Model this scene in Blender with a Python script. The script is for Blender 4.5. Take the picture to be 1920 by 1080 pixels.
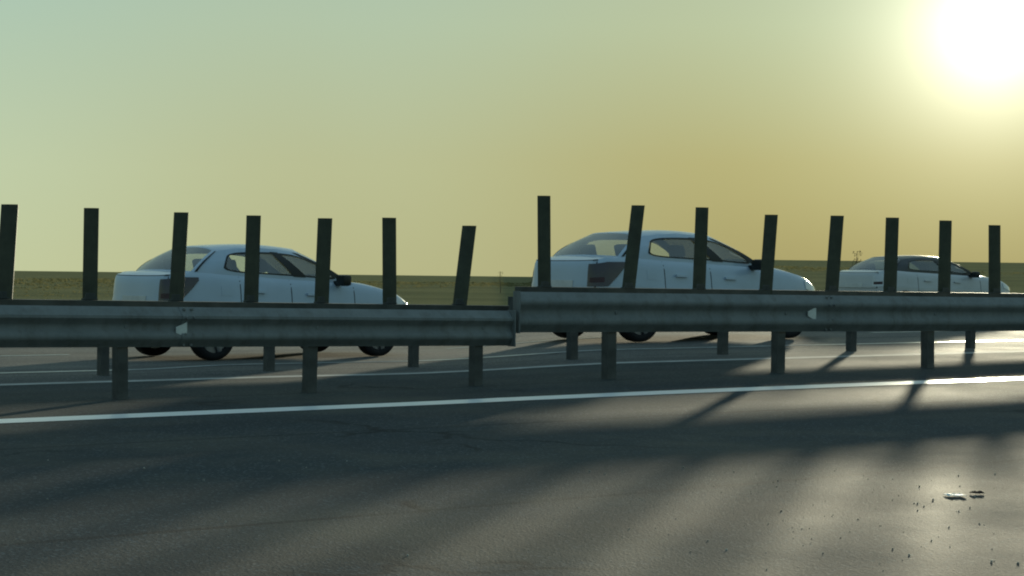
import bpy, bmesh, math, random
import numpy as np
from mathutils import Vector, Matrix, Euler
random.seed(7)
rng = np.random.default_rng(11)
R = math.radians
scene = bpy.context.scene
COL = scene.collection
for o in list(bpy.data.objects):
    bpy.data.objects.remove(o)

# ------------------------------------------------------------------ camera
cam_d = bpy.data.cameras.new('camera')
cam = bpy.data.objects.new('camera', cam_d)
COL.objects.link(cam)
cam_d.sensor_width = 36.0
cam_d.lens = 65.25
cam_d.clip_start = 0.1
cam_d.clip_end = 12000
CAM_H = 1.13
cam.matrix_world = (Matrix.Translation((0, 0, CAM_H)) @ Matrix.Rotation(R(90 - 0.362), 4, 'X')
                    @ Matrix.Rotation(R(0.666), 4, 'Z'))
scene.camera = cam

# ------------------------------------------------------------------ light
SUN_AZ, SUN_EL = 14.4, 5.2          # azimuth measured from +Y towards +X
GLOW_EL = 7.45
SUN_STRENGTH = 2.8
SKY_GAIN = 0.62
EXPOSURE = 0.70
w = bpy.data.worlds.new('World')
scene.world = w
w.use_nodes = True
nt = w.node_tree
nt.nodes.clear()


class NB:
    """tiny node helper"""
    def __init__(s, nt): s.nt = nt
    def n(s, typ, **kw):
        nd = s.nt.nodes.new(typ)
        for k, v in kw.items():
            if k.startswith('i_'):
                nd.inputs[k[2:]].default_value = v
            else:
                setattr(nd, k, v)
        return nd
    def l(s, a, b): s.nt.links.new(a, b)
    def math(s, op, a, b=None, clamp=False):
        nd = s.nt.nodes.new('ShaderNodeMath'); nd.operation = op; nd.use_clamp = clamp
        for i, v in enumerate((a, b)):
            if v is None: continue
            if hasattr(v, 'links'): s.l(v, nd.inputs[i])
            else: nd.inputs[i].default_value = v
        return nd.outputs[0]
    def mix(s, fac, a, b, typ='MIX'):
        nd = s.nt.nodes.new('ShaderNodeMix'); nd.data_type = 'RGBA'; nd.blend_type = typ
        for sock, v in ((nd.inputs['Factor'], fac), (nd.inputs['A'], a), (nd.inputs['B'], b)):
            if hasattr(v, 'links'): s.l(v, sock)
            elif isinstance(v, (tuple, list)): sock.default_value = (*v[:3], 1)
            else: sock.default_value = v
        # RGBA sockets are at index 6,7
        for idx, v in ((6, a), (7, b)):
            if hasattr(v, 'links'): s.l(v, nd.inputs[idx])
            elif isinstance(v, (tuple, list)): nd.inputs[idx].default_value = (*v[:3], 1)
        return nd.outputs[2]
    def ramp(s, fac, stops, interp='LINEAR'):
        nd = s.nt.nodes.new('ShaderNodeValToRGB')
        nd.color_ramp.interpolation = interp
        el = nd.color_ramp.elements
        while len(el) < len(stops): el.new(0.5)
        for e, (p, c) in zip(el, stops):
            e.position = p
            e.color = (*c, 1) if isinstance(c, (tuple, list)) else (c, c, c, 1)
        s.l(fac, nd.inputs[0])
        return nd.outputs[0]


b = NB(nt)
out = b.n('ShaderNodeOutputWorld')
sky = b.n('ShaderNodeTexSky', sky_type='NISHITA', sun_disc=False)
sky.sun_elevation = R(SUN_EL)
sky.sun_rotation = R(SUN_AZ)
sky.dust_density = 4.0
bg1 = b.n('ShaderNodeBackground', i_Strength=0.05 * SKY_GAIN)
b.l(b.mix(1.0, sky.outputs[0], (.02, .05, .09), 'MULTIPLY'), bg1.inputs[0])
tc = b.n('ShaderNodeTexCoord')
sep = b.n('ShaderNodeSeparateXYZ')
b.l(tc.outputs['Generated'], sep.inputs[0])
sd = Vector((math.sin(R(SUN_AZ)) * math.cos(R(GLOW_EL)), math.cos(R(SUN_AZ)) * math.cos(R(GLOW_EL)), math.sin(R(GLOW_EL))))
nrm = b.n('ShaderNodeVectorMath', operation='NORMALIZE')
b.l(tc.outputs['Generated'], nrm.inputs[0])
dt = b.n('ShaderNodeVectorMath', operation='DOT_PRODUCT')
b.l(nrm.outputs[0], dt.inputs[0]); dt.inputs[1].default_value = sd
ang = b.math('MULTIPLY', b.math('ARCCOSINE', b.math('MINIMUM', dt.outputs['Value'], 0.999999)), 180 / math.pi)   # degrees from the sun
elev = b.math('MULTIPLY', b.math('ARCSINE', sep.outputs['Z']), 180 / math.pi)
# dusty horizon air: olive far from the sun, ochre towards it; teal grey higher up
e01 = b.math('DIVIDE', elev, 90.0, clamp=True)
away = b.ramp(e01, [(0.0, (.54, .585, .345)), (0.035, (.52, .60, .39)), (0.095, (.40, .55, .44)),
                    (0.22, (.33, .47, .46)), (0.6, (.26, .40, .46)), (1.0, (.23, .37, .44))])
near = b.ramp(e01, [(0.0, (.37, .31, .115)), (0.04, (.41, .355, .145)), (0.085, (.44, .48, .29)),
                    (0.16, (.38, .48, .38)), (0.6, (.26, .40, .46)), (1.0, (.23, .37, .44))])
nearf = b.ramp(b.math('DIVIDE', ang, 180.0), [(0.0, 1.0), (0.045, .95), (0.11, .45), (0.18, 0.0)], 'EASE')
base = b.mix(nearf, away, near)
back = b.ramp(b.math('DIVIDE', ang, 180.0), [(0.0, (1, 1, 1)), (0.17, (1, 1, 1)), (0.45, (.62, .72, .82)), (1.0, (.50, .62, .78))])
base = b.mix(1.0, base, back, 'MULTIPLY')
au = b.math('MULTIPLY', b.math('EXPONENT', b.math('DIVIDE', ang, -1.6)), 2.2)
au2 = b.math('MULTIPLY', b.math('EXPONENT', b.math('DIVIDE', ang, -5.0)), 0.06)
aur = b.mix(1.0, b.mix(1.0, (1.0, .95, .74), b.math('ADD', au, au2), 'MULTIPLY'), (0, 0, 0), 'ADD')
tot = b.mix(1.0, base, aur, 'ADD')
bg2 = b.n('ShaderNodeBackground', i_Strength=SKY_GAIN)
b.l(tot, bg2.inputs[0])
ads = b.n('ShaderNodeAddShader')
b.l(bg1.outputs[0], ads.inputs[0]); b.l(bg2.outputs[0], ads.inputs[1])
b.l(ads.outputs[0], out.inputs[0])

sl = bpy.data.lights.new('sun', 'SUN')
sl.energy = SUN_STRENGTH
sl.angle = R(1.8)
sl.color = (1.0, .92, .66)
sun = bpy.data.objects.new('sun', sl)
COL.objects.link(sun)
sdir = Vector((math.sin(R(SUN_AZ)) * math.cos(R(SUN_EL)), math.cos(R(SUN_AZ)) * math.cos(R(SUN_EL)), math.sin(R(SUN_EL))))
sun.rotation_euler = sdir.to_track_quat('Z', 'Y').to_euler()
sun.location = (10, 40, 20)

vs = scene.view_settings
scene.display_settings.display_device = 'sRGB'
vs.view_transform = 'Standard'
vs.look = 'None'
vs.exposure = EXPOSURE
vs.gamma = 1
vs.use_curve_mapping = False
scene.render.engine = 'CYCLES'
scene.cycles.filter_width = 2.0

# ------------------------------------------------------------------ helpers
def mesh_obj(name, verts, faces, mat=None, parent=None, smooth=None, uvs=None):
    me = bpy.data.meshes.new(name)
    me.from_pydata([tuple(v) for v in verts], [], [tuple(f) for f in faces])
    me.validate()
    if uvs is not None:
        ul = me.uv_layers.new(name='UVMap')
        for lp in me.loops:
            ul.data[lp.index].uv = uvs[lp.vertex_index]
    o = bpy.data.objects.new(name, me)
    COL.objects.link(o)
    if mat: me.materials.append(mat)
    if parent: o.parent = parent
    if smooth is not None:
        for p in me.polygons: p.use_smooth = True
        me.set_sharp_from_angle(angle=R(smooth))
    return o

def bm_obj(name, bm, mat=None, parent=None, smooth=None):
    me = bpy.data.meshes.new(name)
    bmesh.ops.recalc_face_normals(bm, faces=bm.faces[:])
    bm.to_mesh(me); bm.free()
    o = bpy.data.objects.new(name, me)
    COL.objects.link(o)
    if mat: me.materials.append(mat)
    if parent: o.parent = parent
    if smooth is not None:
        for p in me.polygons: p.use_smooth = True
        me.set_sharp_from_angle(angle=R(smooth))
    return o

def box_bm(bm, cx, cy, cz, sx, sy, sz, bevel=0.0, mtx=None):
    r = bmesh.ops.create_cube(bm, size=1.0)
    vv = r['verts']
    for v in vv:
        v.co = Vector((v.co.x * sx + cx, v.co.y * sy + cy, v.co.z * sz + cz))
    if bevel > 0:
        ed = list({e for v in vv for e in v.link_edges})
        rb = bmesh.ops.bevel(bm, geom=ed, offset=bevel, segments=2, affect='EDGES', profile=.6)
        vv = list({v for f in rb['faces'] for v in f.verts} | {v for v in vv if v.is_valid})
    if mtx is not None:
        for v in vv: v.co = mtx @ v.co
    return vv

def tag(o, label=None, cat=None, group=None, kind=None):
    if label: o['label'] = label
    if cat: o['category'] = cat
    if group: o['group'] = group
    if kind: o['kind'] = kind
    return o

def empty(name, loc, rz=0.0, scale=1.0):
    o = bpy.data.objects.new(name, None)
    COL.objects.link(o)
    o.empty_display_size = 0.2
    o.location = loc
    o.rotation_euler = (0, 0, rz)
    o.scale = (scale,) * 3
    return o

def copy_tree(o, parent=None):
    c = o.copy(); COL.objects.link(c)
    if parent is not None:
        c.parent = parent
    for ch in list(o.children):
        copy_tree(ch, c)
    return c

# ------------------------------------------------------------------ materials
def mat_new(name):
    m = bpy.data.materials.new(name)
    m.use_nodes = True
    nb = NB(m.node_tree)
    bs = m.node_tree.nodes['Principled BSDF']
    return m, nb, bs

def coords(nb, kind='Object', scale=(1, 1, 1)):
    t = nb.n('ShaderNodeTexCoord')
    mp = nb.n('ShaderNodeMapping')
    mp.inputs['Scale'].default_value = scale
    nb.l(t.outputs[kind], mp.inputs[0])
    return mp.outputs[0]

def noise(nb, vec, scale, detail=4, rough=.55):
    n = nb.n('ShaderNodeTexNoise')
    n.inputs['Scale'].default_value = scale
    n.inputs['Detail'].default_value = detail
    n.inputs['Roughness'].default_value = rough
    nb.l(vec, n.inputs['Vector'])
    return n.outputs['Fac']

def bump(nb, bs, h, strength=.3, dist=.01):
    bp = nb.n('ShaderNodeBump')
    bp.inputs['Strength'].default_value = strength
    bp.inputs['Distance'].default_value = dist
    nb.l(h, bp.inputs['Height'])
    nb.l(bp.outputs[0], bs.inputs['Normal'])

def simple(name, col, rough=.5, metal=0.0, spec=.5, var=.12, nscale=6.0, bumpy=0.0, coat=0.0):
    m, nb, bs = mat_new(name)
    v = coords(nb)
    f = noise(nb, v, nscale, 5)
    lo = tuple(c * (1 - var) for c in col); hi = tuple(min(1, c * (1 + var)) for c in col)
    nb.l(nb.ramp(f, [(.3, lo), (.7, hi)]), bs.inputs['Base Color'])
    bs.inputs['Roughness'].default_value = rough
    bs.inputs['Metallic'].default_value = metal
    bs.inputs['Specular IOR Level'].default_value = spec
    bs.inputs['Coat Weight'].default_value = coat
    bs.inputs['Coat Roughness'].default_value = .08
    if bumpy: bump(nb, bs, noise(nb, v, nscale * 6, 3), bumpy, .004)
    return m

def asphalt(name, dark, light, dust, rough=.82, dustamt=.5):
    m, nb, bs = mat_new(name)
    v = coords(nb, 'Object')
    uv = coords(nb, 'UV', (.06, 1.0, 1))
    big = noise(nb, v, .35, 5, .6)
    streak = noise(nb, uv, 1.1, 4, .55)            # long wear streaks along the traffic
    grain = noise(nb, v, 55, 3, .6)
    vor = nb.n('ShaderNodeTexVoronoi'); vor.inputs['Scale'].default_value = 70
    nb.l(v, vor.inputs['Vector'])
    sepc = nb.n('ShaderNodeSeparateColor'); nb.l(vor.outputs['Color'], sepc.inputs[0])
    chip = nb.ramp(sepc.outputs[0], [(.86, 0.0), (.93, 1.0)])
    c = nb.ramp(nb.math('ADD', nb.math('MULTIPLY', big, .5), nb.math('MULTIPLY', streak, .5)), [(.36, dark), (.64, light)])
    c = nb.mix(nb.math('MULTIPLY', grain, .45), c, tuple(x * .45 for x in dark))
    c = nb.mix(nb.math('MULTIPLY', chip, .5), c, tuple(min(1, x * 2.6) for x in light))
    dn = nb.ramp(nb.math('ADD', nb.math('MULTIPLY', noise(nb, v, .8, 6, .62), .5), nb.math('MULTIPLY', noise(nb, v, .22, 3, .5), .5)), [(.46, 0.0), (.62, 1.0)])
    c = nb.mix(nb.math('MULTIPLY', dn, dustamt), c, dust)
    cv = nb.n('ShaderNodeTexVoronoi', feature='DISTANCE_TO_EDGE'); cv.inputs['Scale'].default_value = .22
    wv_ = nb.n('ShaderNodeVectorMath', operation='ADD')
    nz_ = nb.n('ShaderNodeTexNoise'); nz_.inputs['Scale'].default_value = 1.6; nz_.inputs['Detail'].default_value = 5
    nb.l(v, nz_.inputs['Vector']); nb.l(v, wv_.inputs[0]); nb.l(nz_.outputs['Color'], wv_.inputs[1]); nb.l(wv_.outputs[0], cv.inputs['Vector'])
    crack = nb.ramp(cv.outputs['Distance'], [(.0, 1.0), (.006, .8), (.010, 0.0)])
    crack = nb.math('MULTIPLY', crack, nb.ramp(noise(nb, v, .5, 2), [(.5, 0.0), (.58, 1.0)]))
    c = nb.mix(nb.math('MULTIPLY', crack, .7), c, (.012, .013, .013))
    uvs_ = nb.n('ShaderNodeSeparateXYZ'); nb.l(coords(nb, 'UV'), uvs_.inputs[0])
    jn = nb.math('ABSOLUTE', nb.math('SUBTRACT', nb.math('FRACT', nb.math('ADD', nb.math('DIVIDE', uvs_.outputs['Y'], 3.75), .04)), .5))
    joint = nb.ramp(jn, [(0.0, 1.0), (.006, .9), (.011, 0.0)])
    c = nb.mix(nb.math('MULTIPLY', joint, nb.math('MULTIPLY', noise(nb, v, 1.2, 4), 1.0)), c, (.014, .015, .015))
    track = nb.ramp(nb.math('ABSOLUTE', nb.math('SUBTRACT', nb.math('FRACT', nb.math('DIVIDE', uvs_.outputs['Y'], 1.9)), .5)), [(0.0, .30), (.16, .12), (.3, 0.0)])
    c = nb.mix(track, c, (.030, .033, .034))
    nb.l(c, bs.inputs['Base Color'])
    rr = nb.ramp(big, [(.3, (rough - .08,) * 3), (.7, (rough + .1,) * 3)])
    nb.l(rr, bs.inputs['Roughness'])
    bs.inputs['Specular IOR Level'].default_value = .09
    h = nb.math('ADD', nb.math('MULTIPLY', grain, .6), nb.math('MULTIPLY', vor.outputs['Distance'], .5))
    bump(nb, bs, h, .35, .008)
    return m

M = {}
M['asphalt'] = asphalt('asphalt', (.030, .040, .044), (.052, .064, .068), (.115, .106, .080))
M['asphalt_far'] = asphalt('asphalt_far', (.10, .102, .095), (.16, .155, .14), (.20, .18, .14), .8, .4)
M['median'] = asphalt('median', (.036, .046, .048), (.060, .070, .068), (.10, .10, .08), .85, .35)

m, nb, bs = mat_new('road_paint')
v = coords(nb)
f = nb.math('ADD', nb.math('MULTIPLY', noise(nb, v, 9, 6, .65), .6), nb.math('MULTIPLY', noise(nb, v, 60, 2), .4))
nb.l(nb.ramp(f, [(.28, (.40, .41, .40)), (.38, (.80, .83, .82)), (.7, (.86, .88, .87))]), bs.inputs['Base Color'])
bs.inputs['Roughness'].default_value = .3
bump(nb, bs, f, .04, .002)
M['paint_line'] = m
m, nb, bs = mat_new('worn_road_paint')
v = coords(nb)
f = nb.math('ADD', nb.math('MULTIPLY', noise(nb, v, 3, 6, .7), .6), nb.math('MULTIPLY', noise(nb, v, 60, 2), .4))
nb.l(nb.ramp(f, [(.36, (.13, .135, .125)), (.54, (.42, .44, .41))]), bs.inputs['Base Color'])
bs.inputs['Roughness'].default_value = .38
M['worn_line'] = m
M['concrete'] = simple('concrete', (.34, .34, .31), .85, var=.25, nscale=3, bumpy=.3)

m, nb, bs = mat_new('field_soil')
v = coords(nb)
f = noise(nb, v, .05, 8, .62); g = noise(nb, v, 2.5, 6, .7)
c = nb.ramp(f, [(.34, (.175, .16, .085)), (.5, (.225, .205, .10)), (.66, (.27, .235, .12))])
c = nb.mix(nb.ramp(g, [(.4, 0.0), (.7, .5)]), c, (.14, .13, .07))
nb.l(c, bs.inputs['Base Color'])
bs.inputs['Roughness'].default_value = 1
bs.inputs['Specular IOR Level'].default_value = 0
bump(nb, bs, g, .8, .15)
M['soil'] = m

m, nb, bs = mat_new('field_grass')
oi = nb.n('ShaderNodeObjectInfo'); v = coords(nb)
f = noise(nb, v, .12, 5, .6)
g = noise(nb, v, 3.0, 3, .6)
c = nb.ramp(nb.math('ADD', nb.math('MULTIPLY', f, .6), nb.math('MULTIPLY', g, .4)), [(.35, (.16, .155, .075)), (.5, (.20, .185, .085)), (.65, (.23, .20, .10))])
nb.l(c, bs.inputs['Base Color'])
bs.inputs['Roughness'].default_value = 1
bs.inputs['Specular IOR Level'].default_value = 0
tr = nb.n('ShaderNodeBsdfTranslucent'); nb.l(c, tr.inputs[0])
mx = nb.n('ShaderNodeMixShader'); mx.inputs[0].default_value = .3
nb.l(bs.outputs[0], mx.inputs[1]); nb.l(tr.outputs[0], mx.inputs[2])
nb.l(mx.outputs[0], m.node_tree.nodes['Material Output'].inputs[0])
M['grass'] = m

m, nb, bs = mat_new('galvanised_steel')
v = coords(nb, 'Object', (1, 1, 1))
vor = nb.n('ShaderNodeTexVoronoi'); vor.inputs['Scale'].default_value = 28
nb.l(v, vor.inputs['Vector'])
f = noise(nb, v, 3, 6, .6)
st = noise(nb, coords(nb, 'Object', (6, 6, .7)), 1.5, 5, .6)
c = nb.ramp(f, [(.3, (.13, .145, .14)), (.7, (.21, .225, .215))])
c = nb.mix(nb.ramp(st, [(.48, 0.0), (.72, .45)]), c, (.080, .066, .046))
c = nb.mix(nb.math('MULTIPLY', vor.outputs['Distance'], .25), c, (.25, .26, .25))
nb.l(c, bs.inputs['Base Color'])
bs.inputs['Metallic'].default_value = .15
nb.l(nb.ramp(f, [(.3, (.66, .66, .66)), (.7, (.82, .82, .82))]), bs.inputs['Roughness'])
bump(nb, bs, f, .1, .01)
M['steel'] = m
M['dark_steel'] = simple('weathered_dark_steel', (.055, .062, .058), .6, .3, var=.3, nscale=5)
M['post_steel'] = simple('rusty_post_steel', (.085, .088, .080), .7, .2, var=.35, nscale=5)
M['blade'] = simple('dark_green_plastic', (.050, .055, .034), .6, 0, .4, .3, 7, .1)
M['reflector'] = simple('pale_reflector', (.62, .64, .60), .3, 0, .6, .1, 30)
M['litter'] = simple('white_litter', (.82, .82, .78), .6, var=.05)
M['stone'] = simple('gravel_stone', (.42, .40, .34), .8, var=.5, nscale=14)
M['rubber'] = simple('tyre_rubber', (.012, .012, .013), .8, 0, .3, .2, 12)
M['rim'] = simple('alloy_rim', (.32, .33, .34), .35, .8, var=.1)
M['under'] = simple('underbody_black', (.010, .011, .012), .85, 0, .2, .2)
M['seat'] = simple('dark_upholstery', (.018, .022, .022), .9, 0, .2, .2, 20)
M['trim'] = simple('black_trim', (.008, .010, .010), .45, 0, .4, .2)
M['plate'] = simple('number_plate', (.55, .56, .54), .4)
M['bark'] = simple('dry_stem', (.09, .065, .04), .9, var=.3)
M['post_white'] = simple('weathered_marker', (.35, .22, .15), .7, var=.3)

def paint(name, col, coat=.6):
    m, nb, bs = mat_new(name)
    v = coords(nb)
    f = noise(nb, v, 2.2, 6, .62)
    sepx = nb.n('ShaderNodeSeparateXYZ'); nb.l(v, sepx.inputs[0])
    low = nb.ramp(nb.math('ADD', sepx.outputs['Z'], nb.math('MULTIPLY', f, .35)), [(.45, 1.0), (.95, 0.0)])   # road film along the sills
    c = nb.ramp(f, [(.3, tuple(x * .93 for x in col)), (.7, col)])
    c = nb.mix(nb.math('MULTIPLY', low, .55), c, (.24, .22, .18))
    nb.l(c, bs.inputs['Base Color'])
    bs.inputs['Roughness'].default_value = .38
    bs.inputs['Coat Weight'].default_value = coat
    bs.inputs['Coat Roughness'].default_value = .07
    return m
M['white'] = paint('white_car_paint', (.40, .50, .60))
M['silver'] = paint('silver_car_paint', (.50, .52, .53))
M['roof_dark'] = paint('dark_grey_roof_paint', (.035, .036, .038), .15)

def glass(name, tint, dens, rough=.03):
    m, nb, bs = mat_new(name)
    nodes = m.node_tree.nodes
    t = nb.n('ShaderNodeBsdfTransparent'); t.inputs[0].default_value = (*tint, 1)
    gl = nb.n('ShaderNodeBsdfGlossy'); gl.inputs['Roughness'].default_value = rough
    fr = nb.n('ShaderNodeLayerWeight'); fr.inputs['Blend'].default_value = .32
    df = nb.n('ShaderNodeBsdfDiffuse')
    v = coords(nb); f = noise(nb, v, 3, 5, .6)
    nb.l(nb.ramp(f, [(.3, (.20, .21, .20)), (.7, (.34, .34, .31))]), df.inputs[0])
    m1 = nb.n('ShaderNodeMixShader'); m1.inputs[0].default_value = dens
    nb.l(t.outputs[0], m1.inputs[1]); nb.l(df.outputs[0], m1.inputs[2])
    m2 = nb.n('ShaderNodeMixShader')
    nb.l(nb.math('ADD', nb.math('MULTIPLY', fr.outputs['Fresnel'], .75), .16), m2.inputs[0])
    nb.l(m1.outputs[0], m2.inputs[1]); nb.l(gl.outputs[0], m2.inputs[2])
    nb.l(m2.outputs[0], nodes['Material Output'].inputs[0])
    return m
M['glass'] = glass('side_glass', (.86, .93, .90), .05)
M['glass_dusty'] = glass('dusty_screen_glass', (.80, .86, .80), .30)
M['lamp_dark'] = simple('smoked_tail_lamp', (.030, .016, .018), .2, 0, .6, .3, 9, coat=.5)
M['lamp_red'] = simple('red_tail_lamp', (.16, .02, .02), .2, 0, .6, .3, 9, coat=.5)
M['lamp_dull'] = simple('dull_red_lens', (.050, .016, .020), .3, 0, .4, .3, 9)
M['lamp_clear'] = simple('clear_lamp', (.55, .57, .58), .12, 0, .7, .1, 9, coat=.8)

# ------------------------------------------------------------------ the lie of the land
# The land is flat on the left; on the right of x = 0 it climbs gently (about 1 in 90).
AL, AR = R(38.96), R(33.92)
X0, Y0 = 0.02, 16.95                      # where the road bends slightly
dL, nL = (math.cos(AL), math.sin(AL)), (-math.sin(AL), math.cos(AL))
dR, nR = (math.cos(AR), math.sin(AR)), (-math.sin(AR), math.cos(AR))
mx_ = (nL[0] + nR[0], nL[1] + nR[1]); ml_ = math.hypot(*mx_)
mit = (mx_[0] / ml_, mx_[1] / ml_); mk = 1 / (mit[0] * nL[0] + mit[1] * nL[1])

def sstep(t):
    t = max(0.0, min(1.0, t)); return t * t * (3 - 2 * t)

def ground_z(x, y):
    wd = 0.7 + 0.7 * sstep((48 - y) / 20) + 0.0042 * max(0.0, y) + 5.0 * sstep((16.5 - y) / 9.0)
    k = sstep(((x - .0175 * max(0.0, y - 40)) / wd + 1) / 2)
    yy = max(-60.0, min(3200.0, y))
    return k * (-0.175 + 0.01092 * yy)

def road_xy(s, o):
    """s metres along the road from the bend, o metres away from the white line (positive = beyond it)"""
    d = dL if s <= 0 else dR
    return X0 + o * mk * mit[0] + s * d[0], Y0 + o * mk * mit[1] + s * d[1]

def road_pt(s, o, h=0.0):
    x, y = road_xy(s, o)
    return (x, y, ground_z(x, y) + h)

def s_values(a, c):
    out_, s = [], a
    while s < c:
        out_.append(s)
        s += 0.25 if -6 < s < 8 else (0.8 if -20 < s < 30 else 4.0)
    out_.append(c)
    return out_

def strip(name, s0, s1, olist, h, mat, parent=None):
    sv = s_values(s0, s1)
    verts, uvs, faces = [], [], []
    n = len(olist)
    for s in sv:
        for o in olist:
            oo = o(s) if callable(o) else o
            verts.append(road_pt(s, oo, h)); uvs.append((s, oo))
    for i in range(len(sv) - 1):
        for j in range(n - 1):
            faces.append((i * n + j, (i + 1) * n + j, (i + 1) * n + j + 1, i * n + j + 1))
    return mesh_obj(name, verts, faces, mat, parent, uvs=uvs)

# ground sheet out to the horizon
def axis(pos_far, neg_far):
    vals = [0.0]
    st = 0.3; v_ = 0.0
    while v_ < pos_far:
        v_ += st; vals.append(v_); st = min(st * 1.12, 250)
    st = 0.3; v_ = 0.0
    while v_ > -neg_far:
        v_ -= st; vals.append(v_); st = min(st * 1.12, 250)
    return sorted(vals)
gx = axis(4000, 4000); gy = axis(6500, 600)
gv = [(x, y, ground_z(x, y) - 0.05 + (0.0 if y < 60 else 0.12 * math.sin(x * .021 + 1) * math.sin(y * .013))) for y in gy for x in gx]
gv = [(x, y, z - (.3 if (Y0 + (x - X0) * .74 - 40 < y < Y0 + (x - X0) * .72 + 27 and abs(x) < 60) else 0)) for x, y, z in gv]
nx = len(gx)
gf = [(j * nx + i, j * nx + i + 1, (j + 1) * nx + i + 1, (j + 1) * nx + i) for j in range(len(gy) - 1) for i in range(nx - 1)]
tag(mesh_obj('ground', gv, gf, M['soil'], smooth=60), kind='structure')

SA, SB = -70.0, 110.0
def orange(a, c, st):
    n = max(1, int(round((c - a) / st))); return [a + (c - a) * i / n for i in range(n + 1)]
tag(strip('near_road', SA, SB, orange(-26, 1.2, .8), 0.0, M['asphalt']), kind='structure')
tag(strip('median_strip', SA, SB, orange(1.2, 4.15, .5), 0.0, M['median']), kind='structure')
tag(strip('gutter', SA, SB, [4.15, 4.38], 0.0, M['concrete']), kind='structure')
tag(strip('far_road', SA, SB, orange(4.38, 22.0, .9), 0.0, M['asphalt_far']), kind='structure')
tag(strip('verge', SA, SB, orange(22.0, 25.5, .9), -0.012, M['median']), kind='structure')
tag(strip('edge_line', SA, SB, [-.19, .19], 0.004, M['paint_line']), kind='structure')
far_o = lambda s: 6.2 + .65 * sstep((s + 1) / 2)
tag(strip('far_edge_line', SA, SB, [lambda s: far_o(s) - .08, lambda s: far_o(s) + .08], 0.004, M['worn_line']), kind='structure')
k = -48.0
while k < 90:                       # dashes between the far lanes
    if -34 < k < 60:
        tag(strip('lane_dash', k, k + 3, [10.0, 10.14], 0.004, M['worn_line']), kind='structure')
    k += 9

# ------------------------------------------------------------------ guardrails
def y_on(X, o):
    if X < X0: return Y0 + (X - X0) * math.tan(AL) + o / math.cos(AL)
    return Y0 + (X - X0) * math.tan(AR) + o / math.cos(AR)

W_PROFILE = [(0.000, 0.000), (0.012, -.012), (0.030, -.030), (0.078, -.072), (0.095, -.088), (0.125, -.090), (0.150, -.078),
             (0.185, -.030), (0.205, -.018), (0.235, -.018), (0.255, -.030), (0.290, -.078), (0.315, -.090), (0.345, -.088), (0.362, -.072),
             (0.410, -.030), (0.428, -.012), (0.440, 0.000)]       # (fraction drop*0.44, out)

def wbeam(name, Xa, Xb, o, ztop, hgt, side_n, parent, mat, ox, face=1.0):
    """one length of W-shaped rail between world x = Xa and Xb; ztop(X) absolute"""
    nseg = max(2, int(abs(Xb - Xa) / .4))
    prof = [(dz / .44 * hgt, d * face * (.95 if dz < .14 else .62) - (0 if dz < .14 else .022 * face if dz < .40 else 0)) for dz, d in W_PROFILE]
    th = .006
    full = prof + [(dz, d + th * face) for dz, d in reversed(prof)]
    verts, faces = [], []
    n = len(full)
    for i in range(nseg + 1):
        X = Xa + (Xb - Xa) * i / nseg
        y = y_on(X, o)
        for dz, d in full:
            verts.append((X + side_n[0] * d - ox[0], y + side_n[1] * d - ox[1], ztop(X) - dz - ox[2]))
    for i in range(nseg):
        for j in range(n):
            a = i * n + j; c = i * n + (j + 1) % n
            faces.append((a, c, c + n, a + n))
    faces.append(tuple(range(n))); faces.append(tuple(nseg * n + j for j in reversed(range(n))))
    return mesh_obj(name, verts, faces, mat, parent, smooth=40)

def ibeam_bm(wid, dep, h):
    """C-section post standing on z=0, web facing -y"""
    t = .012
    pts = [(-wid / 2, -dep / 2), (wid / 2, -dep / 2), (wid / 2, dep / 2), (wid / 2 - .03, dep / 2), (wid / 2 - .03, dep / 2 - t),
           (wid / 2 - t, dep / 2 - t), (wid / 2 - t, -dep / 2 + t), (-wid / 2 + t, -dep / 2 + t), (-wid / 2 + t, dep / 2 - t),
           (-wid / 2 + .03, dep / 2 - t), (-wid / 2 + .03, dep / 2), (-wid / 2, dep / 2)]
    bm = bmesh.new()
    lo = [bm.verts.new((x, y, -.06)) for x, y in pts]
    hi = [bm.verts.new((x, y, h)) for x, y in pts]
    n = len(pts)
    for i in range(n):
        bm.faces.new((lo[i], lo[(i + 1) % n], hi[(i + 1) % n], hi[i]))
    bm.faces.new(hi); bm.faces.new(list(reversed(lo)))
    return bm

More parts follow.
